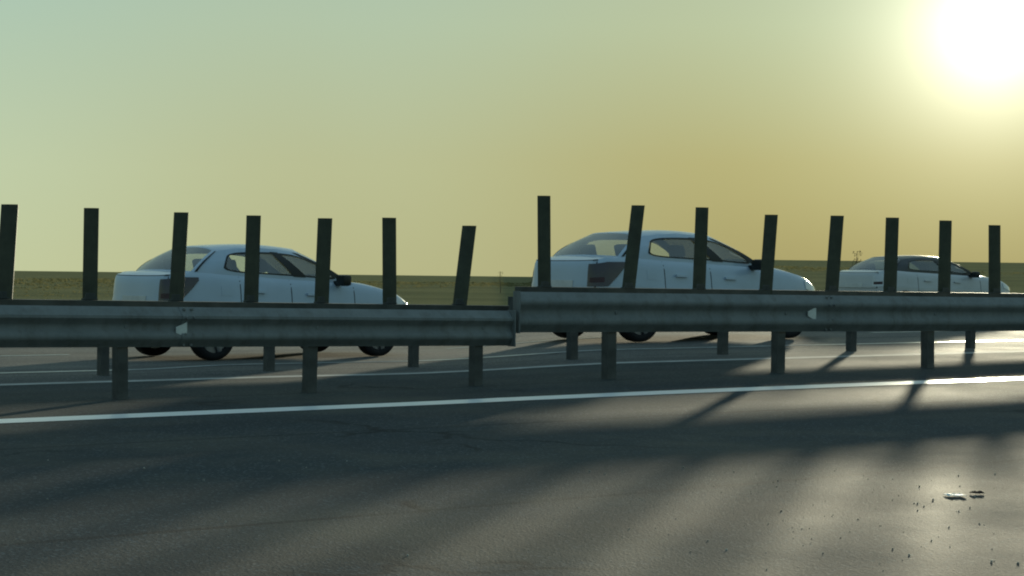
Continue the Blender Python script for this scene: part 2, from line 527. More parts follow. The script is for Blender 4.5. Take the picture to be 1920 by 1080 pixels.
def guardrail(label, Xs, o, ztop, hgt, posts, nrm_, ang_, mat, k, reflectors=(), group=None, face=1.0, gap=.085):
    Xm = (Xs[0] + Xs[-1]) / 2
    base = (Xm, y_on(Xm, o), ground_z(Xm, y_on(Xm, o)))
    root = tag(empty('guardrail', base), label, 'guardrail', group)
    for i in range(len(Xs) - 1):
        lap = .10 if i < len(Xs) - 2 else 0.0
        wbeam('rail_beam', Xs[i], Xs[i + 1] + lap, o + (.0 if i % 2 == 0 else .007), ztop, hgt, nrm_, root, mat, base, face)
    for X in Xs[1:-1]:
        for bx_, dz in ((.03, .10), (.03, .26), (.09, .10), (.09, .26), (.03, .36), (.09, .36), (.03, .02), (.09, .02)):
            bm = bmesh.new()
            bmesh.ops.create_cone(bm, cap_ends=True, segments=8, radius1=.017, radius2=.012, depth=.016, matrix=Matrix.Rotation(R(90), 4, 'X'))
            bo_ = bm_obj('bolt', bm, mat, root)
            XX = X + bx_
            dd = float(np.interp(dz / .38 * .44, [p[0] for p in W_PROFILE], [p[1] for p in W_PROFILE])) * (.95 if dz < .12 else .62) - .018
            bo_.location = (XX - nrm_[0] * -dd * face - base[0], y_on(XX, o) + nrm_[1] * dd * face - base[1], ztop(X) - dz / .38 * hgt - base[2])
            bo_.rotation_euler = (0, 0, ang_)
    for X in posts:
        op = o + face * gap * k
        y = y_on(X, op)
        gz = ground_z(X, y)
        top = ztop(X) - .01
        bm = ibeam_bm(.105 * k, .10 * k, top - gz)
        p = bm_obj('post', bm, M['post_steel'], root)
        p.location = (X - base[0], y - base[1], gz - base[2])
        p.rotation_euler = (R(random.uniform(-.6, .6)), R(random.uniform(-.8, .8)), ang_)
        bm = bmesh.new()
        box_bm(bm, 0, -face * (gap / 2 + .03) * k, (top - gz) - hgt * .5, .09 * k, (gap - .045) * k, hgt * .55, .006)
        bm_obj('spacer', bm, mat, p)
        bm = bmesh.new()
        for zz in (.5,):
            bmesh.ops.create_cone(bm, cap_ends=True, segments=8, radius1=.022, radius2=.018, depth=.02,
                                  matrix=Matrix.Translation((0, -face * (gap + .028) * k, (top - gz) - hgt * zz + .01)) @ Matrix.Rotation(R(90), 4, 'X'))
        bm_obj('bolt', bm, mat, p)
    if face > 0:
        # box rail behind the beam that carries the blades
        verts, faces = [], []
        n_ = max(2, int((Xs[-1] - Xs[0]) / .5))
        for i in range(n_ + 1):
            X = Xs[0] + (Xs[-1] - Xs[0]) * i / n_
            for do, dz in ((.17, .0), (.34, .0), (.34, .05 * k), (.17, .05 * k)):
                verts.append((X - base[0], y_on(X, o + do) - base[1], ztop(X) + dz - .004 - base[2]))
        for i in range(n_):
            for j in range(4): faces.append((i * 4 + j, (i + 1) * 4 + j, (i + 1) * 4 + (j + 1) % 4, i * 4 + (j + 1) % 4))
        faces += [(3, 2, 1, 0), tuple(n_ * 4 + q for q in range(4))]
        mesh_obj('carrier_rail', verts, faces, M['dark_steel'], root)
    for X, sgn in ((Xs[0], -1), (Xs[-1], 1)):
        if abs(X) > 1: continue
        bm = bmesh.new()
        box_bm(bm, sgn * .004, -.045 * face, -hgt / 2, .012, .125, hgt + .012, .003)
        ec = bm_obj('end_plate', bm, mat, root)
        ec.location = (X - base[0], y_on(X, o) - base[1], ztop(X) - base[2]); ec.rotation_euler = (0, 0, ang_)
    for X, dz in reflectors:
        y = y_on(X, o)
        bm = bmesh.new()
        # a folded trapezoid plate in the trough of the beam
        pts = [(-.055, -.025), (.055, -.07), (.055, .07), (-.055, .025)]
        f_ = [bm.verts.new((x * k, -.012, z * k)) for x, z in pts]
        g_ = [bm.verts.new((x * k, .0, z * k)) for x, z in pts]
        bm.faces.new(f_); bm.faces.new(list(reversed(g_)))
        for i in range(4): bm.faces.new((f_[i], g_[i], g_[(i + 1) % 4], f_[(i + 1) % 4]))
        r_ = bm_obj('reflector', bm, M['reflector'], root)
        r_.location = (X - base[0] + nrm_[0] * -.055, y - base[1] + nrm_[1] * -.055, ztop(X) - dz - base[2])
        r_.rotation_euler = (0, 0, ang_)
    return root

zL = lambda X: .775 - .0145 * X
zR = lambda X: .972 - .0058 * X
guardrail('long steel W-beam guardrail before the left white sedan, lower of the two nearest rails', [-16.2, -12.9, -9.6, -6.3, -3.0, -.03], 1.70, zL, .36,
          [-14.4, -12.85, -11.3, -9.7, -8.15, -6.6, -5.05, -3.46, -1.92, -.36], nL, AL, M['steel'], 1.0, [(-3.0, .205)], 'guardrails along the median')
guardrail('long steel W-beam guardrail before the right white sedan, higher of the two nearest rails', [.03, 3.6, 7.2, 10.8, 14.4, 18.0], 1.80, zR, .42,
          [.30 + .0, 1.05 + .0, 3.06, 5.08, 7.1, 9.1, 11.1, 13.1, 15.1, 17.1][1:], nR, AR, M['steel'], 1.12, [(3.42, .215)], 'guardrails along the median')
zL2 = lambda X: .66
zR2 = lambda X: .86 - .002 * X
guardrail('dark far guardrail beyond the lower near rail, its posts showing underneath', [-18.0, -13.6, -9.2, -4.8, -.012], 5.6, zL2, .31,
          [-17.2, -15.6, -14.0, -12.4, -10.8, -9.2, -7.6, -6.0, -4.43, -2.80, -1.20], nL, AL, M['dark_steel'], .95, (), 'guardrails along the median', -1.0, .33)
guardrail('dark far guardrail beyond the higher near rail, its posts showing underneath', [.016, 4.4, 8.8, 13.2, 18.0], 5.6, zR2, .34,
          [.78, 2.87, 4.86, 6.9, 8.9, 10.9, 12.9, 14.9, 16.9], nR, AR, M['dark_steel'], 1.05, (), 'guardrails along the median', -1.0, .33)

# ------------------------------------------------------------------ anti-glare blades on the rail
def blade_mesh(wid, h, lean):
    """thin hollow paddle, slightly dished, standing on z=0"""
    bm = bmesh.new()
    nz, nxp = 7, 6
    t = .016
    fr, bk = [], []
    for i in range(nz + 1):
        f = i / nz
        z = h * f
        rf, rb = [], []
        for j in range(nxp + 1):
            u = j / nxp * 2 - 1
            ww = wid / 2 * (1 - .06 * f * 0 - (.10 if (f > .985) else 0) * 0)
            y = .020 * u * u - .01
            rf.append(bm.verts.new((u * ww + lean[0] * f, y + lean[1] * f, z)))
            rb.append(bm.verts.new((u * ww * .96 + lean[0] * f, y + t + lean[1] * f, z)))
        fr.append(rf); bk.append(rb)
    for i in range(nz):
        for j in range(nxp):
            bm.faces.new((fr[i][j], fr[i][j + 1], fr[i + 1][j + 1], fr[i + 1][j]))
            bm.faces.new((bk[i][j + 1], bk[i][j], bk[i + 1][j], bk[i + 1][j + 1]))
        bm.faces.new((fr[i][0], fr[i + 1][0], bk[i + 1][0], bk[i][0]))
        bm.faces.new((fr[i][nxp], bk[i][nxp], bk[i + 1][nxp], fr[i + 1][nxp]))
    for j in range(nxp):
        bm.faces.new((fr[nz][j], fr[nz][j + 1], bk[nz][j + 1], bk[nz][j]))
        bm.faces.new((fr[0][j + 1], fr[0][j], bk[0][j], bk[0][j + 1]))
    return bm

BL = [  # base x, base y, top z, lean x, lean y, width, label
    (-4.380, 15.964, 1.700, .039, .031, .150, 'dark upright blade cut by the left edge of the picture'),
    (-3.748, 16.475, 1.693, .005, .004, .132, 'straight dark blade over the empty road behind the left white sedan'),
    (-3.083, 17.013, 1.682, .035, .028, .134, 'dark blade standing across the dark tail lamp of the left white sedan'),
    (-2.464, 17.513, 1.676, .015, .012, .138, 'dark blade before the rear door window of the left white sedan'),
    (-1.851, 18.009, 1.673, .025, .020, .142, 'dark blade across the windscreen pillar of the left white sedan'),
    (-1.217, 18.522, 1.700, -.014, -.011, .140, 'dark blade at the front of the bonnet of the left white sedan'),
    (-0.546, 19.064, 1.647, .093, .075, .146, 'blade leaning to the right ahead of the left white sedan, last on the lower rail'),
    (0.343, 19.577, 1.983, -.017, -.012, .138, 'tall dark blade at the tail of the right white sedan, first on the higher rail'),
    (1.259, 20.193, 1.921, .104, .070, .146, 'dark blade tilted right over the thick rear pillar of the right white sedan'),
    (2.093, 20.754, 1.926, .026, .017, .150, 'dark blade between the side windows of the right white sedan'),
    (2.908, 21.302, 1.873, .062, .042, .150, 'dark blade at the windscreen base of the right white sedan'),
    (3.766, 21.879, 1.891, .065, .044, .160, 'slightly leaning blade in the gap between the right white sedan and the silver car'),
    (4.567, 22.418, 1.893, .023, .016, .164, 'blade standing before the boot of the silver car'),
    (5.347, 22.942, 1.882, .009, .006, .164, 'blade standing before the roof of the silver car'),
    (6.106, 23.453, 1.847, -.015, -.010, .160, 'last blade under the sun near the right edge of the picture'),
]
def add_blade(x, y, ztop, lx, ly, wid, label, seen=True):
    rail = zL(x) if x < 0 else zR(x)
    zb = rail - .05
    k = 1.0 if x < 0 else 1.1
    top = tag(empty('screen_blade', (x, y, zb)), label, 'anti-glare blade', 'anti-glare blades along the guardrail')
    f = (ztop - zb)
    s_ = (ztop - rail) / f
    bm = blade_mesh(wid, f, (lx / s_, ly / s_))
    bo = bm_obj('paddle', bm, M['blade'], top, 50)
    a = math.atan2(y, x) - R(90)              # paddles are set across the traffic
    rz = R(6 + random.uniform(-9, 9))
    bo.data.transform(Matrix.Rotation(0, 4, 'Z'))
    # turn only the cross-section, keep the lean in world axes
    for vtx in bo.data.vertices:
        fz = vtx.co.z / f
        lxx, lyy = lx / s_ * fz, ly / s_ * fz
        px, py = vtx.co.x - lxx, vtx.co.y - lyy
        c_, sn = math.cos(rz), math.sin(rz)
        vtx.co.x = px * c_ - py * sn + lxx; vtx.co.y = px * sn + py * c_ + lyy
    an = AL if x < 0 else AR
    bm = bmesh.new()
    box_bm(bm, 0, 0, .105, .13 * k, .07, .012, .004)
    box_bm(bm, 0, -.02, .135, .10 * k, .012, .05, .004)
    for bx_ in (-.05, .05):
        bmesh.ops.create_cone(bm, cap_ends=True, segments=6, radius1=.012, radius2=.010, depth=.02, matrix=Matrix.Translation((bx_ * k, -.024, .118)))
    br = bm_obj('bracket', bm, M['dark_steel'], top)
    br.rotation_euler = (0, 0, an)
for bl in BL: add_blade(*bl)

# ------------------------------------------------------------------ cars
def catmull(pts, n):
    pts = np.array(pts, float)
    P = np.vstack([2 * pts[0] - pts[1], pts, 2 * pts[-1] - pts[-2]])
    outp = []
    for i in range(1, len(P) - 2):
        for j in range(n):
            t = j / n
            p0, p1, p2, p3 = P[i - 1], P[i], P[i + 1], P[i + 2]
            outp.append(.5 * ((2 * p1) + (-p0 + p2) * t + (2 * p0 - 5 * p1 + 4 * p2 - p3) * t * t + (-p0 + 3 * p1 - 3 * p2 + p3) * t ** 3))
    outp.append(P[-2])
    return np.array(outp)

XB_C, XB_A = -1.56, .86          # base of rear pillar / windscreen pillar
XT_C, XT_A = -1.13, .10          # the same at the roof
plan = catmull([(-1.99, 0), (-1.985, .30), (-1.96, .56), (-1.90, .70), (-1.76, .79), (-1.40, .825), (-.6, .84), (.4, .84), (1.2, .825), (1.60, .79),
                (1.86, .71), (2.0, .58), (2.07, .34), (2.085, 0)], 14)
plan[0, 1] = 0; plan[-1, 1] = 0
seg = np.hypot(*np.diff(plan, axis=0).T); arc = np.concatenate([[0], np.cumsum(seg)]); arc /= arc[-1]
def Pa(a): return np.array([np.interp(a, arc, plan[:, 0]), np.interp(a, arc, plan[:, 1])])
def Na(a):
    e = .004
    t = Pa(min(1, a + e)) - Pa(max(0, a - e)); t /= max(1e-9, np.hypot(*t))
    n = np.array([-t[1], t[0]])
    if a < e: n = np.array([-1., 0.])
    if a > 1 - e: n = np.array([1., 0.])
    return n
def a_of_x(x): return float(np.interp(x, plan[:, 0], arc))
ZS = ([-2.0, -1.80, -1.5, -1.0, -.2, .5, .9, 1.3, 1.65, 1.9, 2.02, 2.09], [1.065, 1.105, 1.11, 1.075, 1.035, 1.0, .985, .935, .865, .785, .725, .67])
def zs(x): return float(np.interp(x, *ZS))
def zl(x): return float(np.interp(x, [-2.0, -1.6, -1.0, 1.0, 1.6, 2.1], [.30, .24, .19, .19, .22, .26]))
DV = ([0, .05, .16, .42, .58, .62, .80, .90, .96, 1.0], [.07, .035, .012, 0, .004, .012, .030, .048, .072, .105])
def S(a, v, sg=1, off=0.0):
    p = Pa(a); n = Na(a); d = float(np.interp(v, *DV)) - off
    d2 = d * (.55 if a < .12 or a > .88 else 1)
    q = p - n * d2
    return np.array([q[0], max(0.0, q[1]) * sg, zl(p[0]) + v * (zs(p[0]) - zl(p[0]))])
AC, AA = a_of_x(XB_C), a_of_x(XB_A)
def Sg(u, wv, sg=1):
    x = XB_C + (XB_A - XB_C) * u
    bs_ = S(AC + (AA - AC) * u, 1.0)
    tx = XT_C + (XT_A - XT_C) * u
    ty = .535 + .035 * math.sin(math.pi * u)
    tz = 1.375 + .055 * math.sin(math.pi * min(1, max(0, u * .86 + .07)))
    x = bs_[0] * (1 - wv) + tx * wv
    # curved pillars: bow forward/back a little
    x += .05 * math.sin(math.pi * wv) * (1 if u > .5 else -1) * abs(2 * u - 1)
    y = bs_[1] * (1 - wv) + ty * wv + .045 * math.sin(math.pi * wv)
    z = bs_[2] * (1 - wv) + tz * wv
    return np.array([x, y * sg, z])

def grid_faces(nr, nc, off=0):
    return [(off + i * nc + j, off + i * nc + j + 1, off + (i + 1) * nc + j + 1, off + (i + 1) * nc + j) for i in range(nr - 1) for j in range(nc - 1)]

WHEELS = [(-1.28, 1), (-1.28, -1), (1.32, 1), (1.32, -1)]
def skin_patch(name, a0, a1, vlo, vhi, sg, off, mat, parent, na=14, nv=6, smooth=40):
    """a thin panel that hugs the body: vlo/vhi are functions of 0..1 along it"""
    verts = []
    for lay in (off, -.01):
        for i in range(na + 1):
            f = i / na; a = a0 + (a1 - a0) * f
            lo, hi = vlo(f), vhi(f)
            for j in range(nv + 1):
                aa = a
                s_ = sg
                if aa < 0: aa, s_ = -aa, -sg
                verts.append(S(aa, lo + (hi - lo) * j / nv, s_, lay))
    n1 = (na + 1) * (nv + 1)
    faces = grid_faces(na + 1, nv + 1)
    nc = nv + 1
    for i in range(na):
        faces.append((i * nc, (i + 1) * nc, n1 + (i + 1) * nc, n1 + i * nc))
        faces.append((i * nc + nv, (i + 1) * nc + nv, n1 + (i + 1) * nc + nv, n1 + i * nc + nv))
    for j in range(nv):
        faces.append((j, j + 1, n1 + j + 1, n1 + j))
        faces.append((na * nc + j, na * nc + j + 1, n1 + na * nc + j + 1, n1 + na * nc + j))
    bm = bmesh.new()
    vv = [bm.verts.new(v) for v in verts]
    for f in faces:
        try: bm.faces.new([vv[i] for i in f])
        except ValueError: pass
    return bm_obj(name, bm, mat, parent, smooth)

def round_loop(pts, r, n=6):
    """round the corners of a closed polygon"""
    outp = []
    m_ = len(pts)
    for i in range(m_):
        p0, p1, p2 = Vector(pts[i - 1]), Vector(pts[i]), Vector(pts[(i + 1) % m_])
        rr = r[i] if isinstance(r, (list, tuple)) else r
        d0 = (p0 - p1); d1 = (p2 - p1)
        q0 = p1 + d0.normalized() * min(rr, d0.length * .48)
        q1 = p1 + d1.normalized() * min(rr, d1.length * .48)
        for j in range(n + 1):
            t = j / n
            outp.append(((1 - t) ** 2 * q0 + 2 * t * (1 - t) * p1 + t * t * q1)[:])
    # subdivide the long runs
    res = []
    for i in range(len(outp)):
        a_, c_ = Vector(outp[i]), Vector(outp[(i + 1) % len(outp)])
        k_ = max(1, int((c_ - a_).length / .05))
        for j in range(k_): res.append((a_ + (c_ - a_) * j / k_)[:])
    return res

def inset(loop, d):
    cx = sum(p[0] for p in loop) / len(loop); cy = sum(p[1] for p in loop) / len(loop)
    outp = []
    for p in loop:
        ddx, ddy = p[0] - cx, p[1] - cy
        outp.append((cx + ddx * (1 - d[0] / max(.01, max(abs(q[0] - cx) for q in loop))), cy + ddy * (1 - d[1] / max(.01, max(abs(q[1] - cy) for q in loop)))))
    return outp

def fill_loops(loops):
    bm = bmesh.new()
    ed = []
    for lp in loops:
        vs_ = [bm.verts.new((p[0] * 2.4, p[1] * .42, 0)) for p in lp]
        for i in range(len(vs_)): ed.append(bm.edges.new((vs_[i], vs_[(i + 1) % len(vs_)])))
    bmesh.ops.triangle_fill(bm, edges=ed, use_beauty=True)
    for v in bm.verts: v.co.x /= 2.4; v.co.y /= .42
    return bm

def make_sedan(label, body_mat, roof_mat, lamp_mat, group, far_lamp=None):
    root = tag(empty('sedan', (0, 0, 0)), label, 'car', group)
    # ---- body shell
    av = sorted(set(list(np.linspace(0, 1, 150)) + [AC, AA]))
    vv_ = [0, .03, .07, .12, .18, .25, .32, .39, .46, .52, .56, .60, .64, .70, .77, .84, .90, .94, .97, 1.0]
    bm = bmesh.new()
    for sg in (1, -1):
        g = [[bm.verts.new(S(a, v, sg)) for v in vv_] for a in av]
        kill, keep = [], []
        for i in range(len(av) - 1):
            for j in range(len(vv_) - 1):
                f = bm.faces.new((g[i][j], g[i + 1][j], g[i + 1][j + 1], g[i][j + 1]))
                c = f.calc_center_median()
                if any(math.hypot(c.x - wx, c.z - .30) < .335 for wx, _ in WHEELS) and abs(c.y) > .6: kill.append(f)
        ks = set(kill)
        bnd = {v for f in kill for v in f.verts if any(ff not in ks for ff in v.link_faces)}
        bmesh.ops.delete(bm, geom=kill, context='FACES_ONLY')
        for v in bnd:
            if not v.is_valid or not v.link_faces: continue
            wx = -1.28 if v.co.x < 0 else 1.32
            dx, dz = v.co.x - wx, v.co.z - .30
            r_ = math.hypot(dx, dz)
            if r_ > .2:
                v.co.x = wx + dx / r_ * .335; v.co.z = .30 + dz / r_ * .335
    # boot and bonnet decks
    nt_, nw = 24, 7
    for (ae, a_end, xb, bow, cr) in ((0.0, AC, XB_C, -.13, .02), (1.0, AA, XB_A, .17, .035)):
        rows = []
        for i in range(nt_ * 2 + 1):
            t = i / nt_ - 1
            rp = S(ae + (a_end - ae) * abs(t), 1.0, 1 if t >= 0 else -1)
            fe = S(a_end, 1.0)
            fl = np.array([fe[0] + bow * (1 - t * t), fe[1] * t, fe[2] + cr * (1 - t * t)])
            row = []
            for j in range(nw + 1):
                ww = j / nw
                p = rp * (1 - ww) + fl * ww
                p[2] += math.sin(math.pi * ww) * (.03 if ae == 1.0 else .012) * (1 - t * t * .7)
                row.append(bm.verts.new(p))
            rows.append(row)
        for i in range(nt_ * 2):
            for j in range(nw):
                bm.faces.new((rows[i][j], rows[i + 1][j], rows[i + 1][j + 1], rows[i][j + 1]))
    # underside
    bot = [S(a, 0, 1) for a in np.linspace(0, 1, 40)] + [S(a, 0, -1) for a in np.linspace(1, 0, 40)[1:-1]]
    bmesh.ops.remove_doubles(bm, verts=bm.verts[:], dist=.0015)
    bmesh.ops.dissolve_degenerate(bm, dist=.0005, edges=bm.edges[:])
    body = bm_obj('body', bm, body_mat, root, 38)
    # ---- roof and pillars
    bm = bmesh.new()
    def bowc(u): return -.07 * (1 - u) + .13 * u
    tg = [i / 10 - 1 for i in range(21)]; ug = [i / 12 for i in range(13)]
    rows = []
    for u in ug:
        e = Sg(u, 1.0)
        rows.append([bm.verts.new((e[0] + bowc(u) * (1 - t * t), e[1] * t, e[2] + .058 * (1 - t ** 4))) for t in tg])
    for i in range(12):
        for j in range(20): bm.faces.new((rows[i][j], rows[i][j + 1], rows[i + 1][j + 1], rows[i + 1][j]))
    def screen_pt(end, t, wv):
        e = Sg(end, wv)
        bw = (-.13 * (1 - wv) - .07 * wv) if end == 0 else (.17 * (1 - wv) + .13 * wv)
        cr = (.02 if end == 0 else .035) * (1 - wv) + .058 * wv
        return np.array([e[0] + bw * (1 - t * t), e[1] * t, e[2] + cr * (1 - t ** 4 if wv > .5 else 1 - t * t)])
    glass_sets = {}
    for end in (0, 1):
        tt = [-1, -.93, -.87] + [-.87 + 1.74 * i / 14 for i in range(1, 14)] + [.87, .93, 1]
        ww = [0, .04, .09] + [.09 + .82 * i / 8 for i in range(1, 8)] + [.91, .96, 1]
        gbm = bmesh.new()
        gg, gp = {}, {}
        for i, t in enumerate(tt):
            for j, wv in enumerate(ww):
                gg[i, j] = bm.verts.new(screen_pt(end, t, wv)); gp[i, j] = gbm.verts.new(screen_pt(end, t, wv))
        for i in range(len(tt) - 1):
            for j in range(len(ww) - 1):
                isg = (1 <= i < len(tt) - 2) and (1 <= j < len(ww) - 2)
                q = [(i, j), (i + 1, j), (i + 1, j + 1), (i, j + 1)]
                (gbm if isg else bm).faces.new([(gp if isg else gg)[x] for x in q])
        bmesh.ops.delete(gbm, geom=[v for v in gbm.verts if not v.link_faces], context='VERTS')
        glass_sets[end] = gbm
    B_MID = .68
    rear_w = round_loop([(.17, .20), (.16, .86), (B_MID - .055, .88), (B_MID - .02, .12), (.26, .12)], [.10, .14, .03, .03, .10], 7)
    front_w = round_loop([(B_MID + .035, .12), (B_MID + .01, .88), (.90, .88), (.955, .55), (.935, .10)], [.03, .03, .10, .05, .06], 5)
    outer = [(u, 0) for u in np.linspace(0, 1, 41)][:-1] + [(1, w_) for w_ in np.linspace(0, 1, 13)][:-1] + \
            [(u, 1) for u in np.linspace(1, 0, 41)][:-1] + [(0, w_) for w_ in np.linspace(1, 0, 13)][:-1]
    panes = []
    for sg in (1, -1):
        sb = fill_loops([outer, rear_w, front_w])
        for v in sb.verts: v.co = Sg(v.co.x, v.co.y, sg)
        tmp = bpy.data.meshes.new('tmp'); sb.to_mesh(tmp); sb.free()
        bm.from_mesh(tmp); bpy.data.meshes.remove(tmp)
    bmesh.ops.remove_doubles(bm, verts=bm.verts[:], dist=.002)
    roof = bm_obj('roof', bm, roof_mat, root, 32)
    for sg in (1, -1):
        pv = []
        for wv in np.linspace(.10, .90, 10):
            for uu in (B_MID - .055 + (.035 * (.5 - wv)) , B_MID - .018, B_MID + .044 - .028 * (wv - .1)):
                p = Sg(uu - .006, wv, sg); p[1] += .007 * sg; pv.append(p)
        mesh_obj('door_pillar', pv, grid_faces(10, 3), M['trim'], root, smooth=50)
        pv = []
        for wv in np.linspace(.06, .97, 14):
            for uu in (.945 - .02 * wv, .97, .997):
                p = Sg(uu, wv, sg); p[1] += .006 * sg; pv.append(p)
        mesh_obj('windscreen_pillar', pv, grid_faces(14, 3), M['trim'], root, smooth=50)
    rw = bm_obj('rear_window', glass_sets[0], M['glass_dusty'], root, 60)
    ws = bm_obj('windshield', glass_sets[1], M['glass'], root, 60)
    for sg in (1, -1):
        for lp in (rear_w, front_w):
            ins = inset(lp, (.014, .055))
            tb = fill_loops([lp, ins])
            for v in tb.verts:
                p = Sg(v.co.x, v.co.y, sg); v.co = (p[0], p[1] + .004 * sg, p[2])
            gb = fill_loops([inset(lp, (.010, .04))])
            for v in gb.verts:
                p = Sg(v.co.x, v.co.y, sg); v.co = (p[0], p[1] - .003 * sg, p[2])
            win = bm_obj('side_window', gb, M['glass'], root, 60)
            bm_obj('window_frame', tb, M['trim'], win, 40)
    # ---- dark outline of the rear screen edge (rubber), door shut lines
    for sg in (1, -1):
        verts = []
        for wv in np.linspace(.02, .97, 12):
            for du in (-.004, .018):
                p = Sg(max(0, du), wv, sg); p[1] += .006 * sg; p[2] += .004
                verts.append(p)
        mesh_obj('screen_seal', verts, grid_faces(12, 2), M['trim'], root)
        for xg in (-.92, -.14, .88):
            a = a_of_x(xg)
            skin_patch('door_seam', a, a + .0022, lambda f: .12, lambda f: .985, sg, .0015, M['trim'], root, 1, 14)
        for xg in (-.74, .10):
            a = a_of_x(xg)
            skin_patch('door_handle', a, a + .036, lambda f: .765, lambda f: .80, sg, .035, body_mat, root, 6, 3)
        # tail lamps wrap the corner, wider end on the boot
        lm = lamp_mat if sg < 0 else (far_lamp or lamp_mat)
        a1 = a_of_x(-1.52); a0 = .105 if sg < 0 else .15
        skin_patch('tail_light', a0, a1, lambda f: .555 if f < .5 else .555 + .33 * (f - .5) / .5,
                   lambda f: .93, sg, .012, lm, root, 18, 6)
        a0 = a_of_x(1.62); a1 = a_of_x(2.03)
        skin_patch('headlight', a0, a1, lambda f: .66 + .06 * (1 - f), lambda f: .90 - .03 * f, sg, .012, M['lamp_clear'], root, 14, 5)
        # mirror
        bm = bmesh.new()
        box_bm(bm, .62, sg * .92, 1.025, .13, .20, .15, .04)
        box_bm(bm, .64, sg * .80, .99, .10, .14, .06, .012)
        bm_obj('side_mirror', bm, M['trim'], root, 40)
    skin_patch('fuel_flap', a_of_x(-1.20), a_of_x(-1.04), lambda f: .70, lambda f: .84, -1, .003, body_mat, root, 4, 4)
    skin_patch('rear_bumper', -a_of_x(-1.66), a_of_x(-1.66), lambda f: .04, lambda f: .42, 1, .025, body_mat, root, 44, 6)
    skin_patch('front_bumper', 1 - .001 - (1 - a_of_x(1.70)), .999, lambda f: .02, lambda f: .48, 1, .02, body_mat, root, 20, 6)
    skin_patch('front_bumper', 1 - .001 - (1 - a_of_x(1.70)), .999, lambda f: .02, lambda f: .48, -1, .02, body_mat, root, 20, 6)
    # boot lid seam, sill strips, exhaust
    for v0 in (.50, .985):
        skin_patch('boot_seam', -a_of_x(-1.93), a_of_x(-1.93), lambda f: v0, lambda f: v0 + .012, 1, .0025, M['trim'], root, 30, 1)
    for sg in (1, -1):
        aa = a_of_x(-1.93)
        skin_patch('boot_seam', aa, aa + .004, lambda f: .50, lambda f: .99, sg, .0025, M['trim'], root, 1, 10)
        skin_patch('sill_strip', a_of_x(-.90), a_of_x(.94), lambda f: .02, lambda f: .12, sg, .008, M['trim'], root, 20, 2)
        skin_patch('rub_strip', a_of_x(-.88), a_of_x(.86), lambda f: .50, lambda f: .545, sg, .010, body_mat, root, 20, 3)
    bm = bmesh.new()
    bmesh.ops.create_cone(bm, cap_ends=False, segments=14, radius1=.032, radius2=.032, depth=.22, matrix=Matrix.Translation((-1.93, -.42, .26)) @ Matrix.Rotation(R(90), 4, 'Y'))
    bm_obj('exhaust_pipe', bm, M['dark_steel'], root, 40)
    # reversing-light band across each tail lamp
    skin_patch('lamp_band', .112, .150, lambda f: .62, lambda f: .70, -1, .016, M['lamp_dull'], root, 6, 2)
    skin_patch('number_plate', -.055, .055, lambda f: .52, lambda f: .66, 1, .012, M['plate'], root, 4, 2)
    skin_patch('grille', .945, .999, lambda f: .52, lambda f: .72, 1, .010, M['trim'], root, 8, 4)
    skin_patch('grille', .945, .999, lambda f: .52, lambda f: .72, -1, .010, M['trim'], root, 8, 4)
    # ---- floor pan and cabin
    bm = bmesh.new()
    box_bm(bm, 0.0, 0, .33, 3.7, 1.12, .24, .03)
    box_bm(bm, .02, 0, .30, 1.85, 1.48, .16, .03)
    bm_obj('underbody', bm, M['under'], root)
    bm = bmesh.new()
    box_bm(bm, -.35, 0, .47, 2.6, 1.36, .04)
    for sg in (1, -1): box_bm(bm, -.35, sg * .70, .73, 2.35, .03, .50)
    box_bm(bm, .80, 0, .86, .36, 1.30, .20, .05)          # dashboard
    box_bm(bm, -1.42, 0, 1.02, .42, 1.30, .04)            # parcel shelf
    bm_obj('cabin_lining', bm, M['seat'], root)
    for (sx, sy) in ((-.18, .36), (-.18, -.36), (-1.08, .0)):
        wd = .50 if sy else 1.22
        mt = Matrix.Translation((sx, sy, .62)) @ Matrix.Rotation(R(-14), 4, 'Y')
        bm = bmesh.new()
        box_bm(bm, 0, 0, .22, .14, wd, .52, .05, mt)
        box_bm(bm, sx + .26, sy, .58, .50, wd, .14, .05)
        st = bm_obj('seat', bm, M['seat'], root, 40)
        for hy in ((0,) if sy else (-.36, .36)):
            bm = bmesh.new()
            box_bm(bm, -.01, hy, .60, .09, .26, .17, .035, mt)
            bm_obj('headrest', bm, M['seat'], st, 40)
    # ---- wheels
    for wx, sg in WHEELS:
        bm = bmesh.new()
        prof = [(.205, -.085), (.235, -.098), (.275, -.095), (.296, -.078), (.301, -.03), (.301, .03), (.296, .078), (.275, .095), (.235, .098), (.205, .085)]
        ns = 36
        rings = [[bm.verts.new((r_ * math.cos(2 * math.pi * i / ns), yy, r_ * math.sin(2 * math.pi * i / ns))) for r_, yy in prof] for i in range(ns)]
        for i in range(ns):
            for j in range(len(prof)):
                bm.faces.new((rings[i][j], rings[(i + 1) % ns][j], rings[(i + 1) % ns][(j + 1) % len(prof)], rings[i][(j + 1) % len(prof)]))
        rim = bmesh.new()
        for i in range(5):
            mt = Matrix.Rotation(2 * math.pi * i / 5, 4, 'Y')
            box_bm(rim, 0, sg * .075, .12, .065, .03, .17, .01, mt)
        bmesh.ops.create_cone(rim, cap_ends=True, segments=20, radius1=.05, radius2=.045, depth=.04, matrix=Matrix.Translation((0, sg * .08, 0)) @ Matrix.Rotation(R(90), 4, 'X'))
        bmesh.ops.create_cone(rim, cap_ends=True, segments=30, radius1=.206, radius2=.206, depth=.10, matrix=Matrix.Translation((0, sg * .005, 0)) @ Matrix.Rotation(R(90), 4, 'X'))
        wheel = bm_obj('wheel', rim, M['rim'], root, 40)
        wheel.location = (wx, sg * .715, .301)
        wheel.rotation_euler = (0, random.uniform(0, 1), 0)
        bm_obj('tyre', bm, M['rubber'], wheel, 40)
    return root

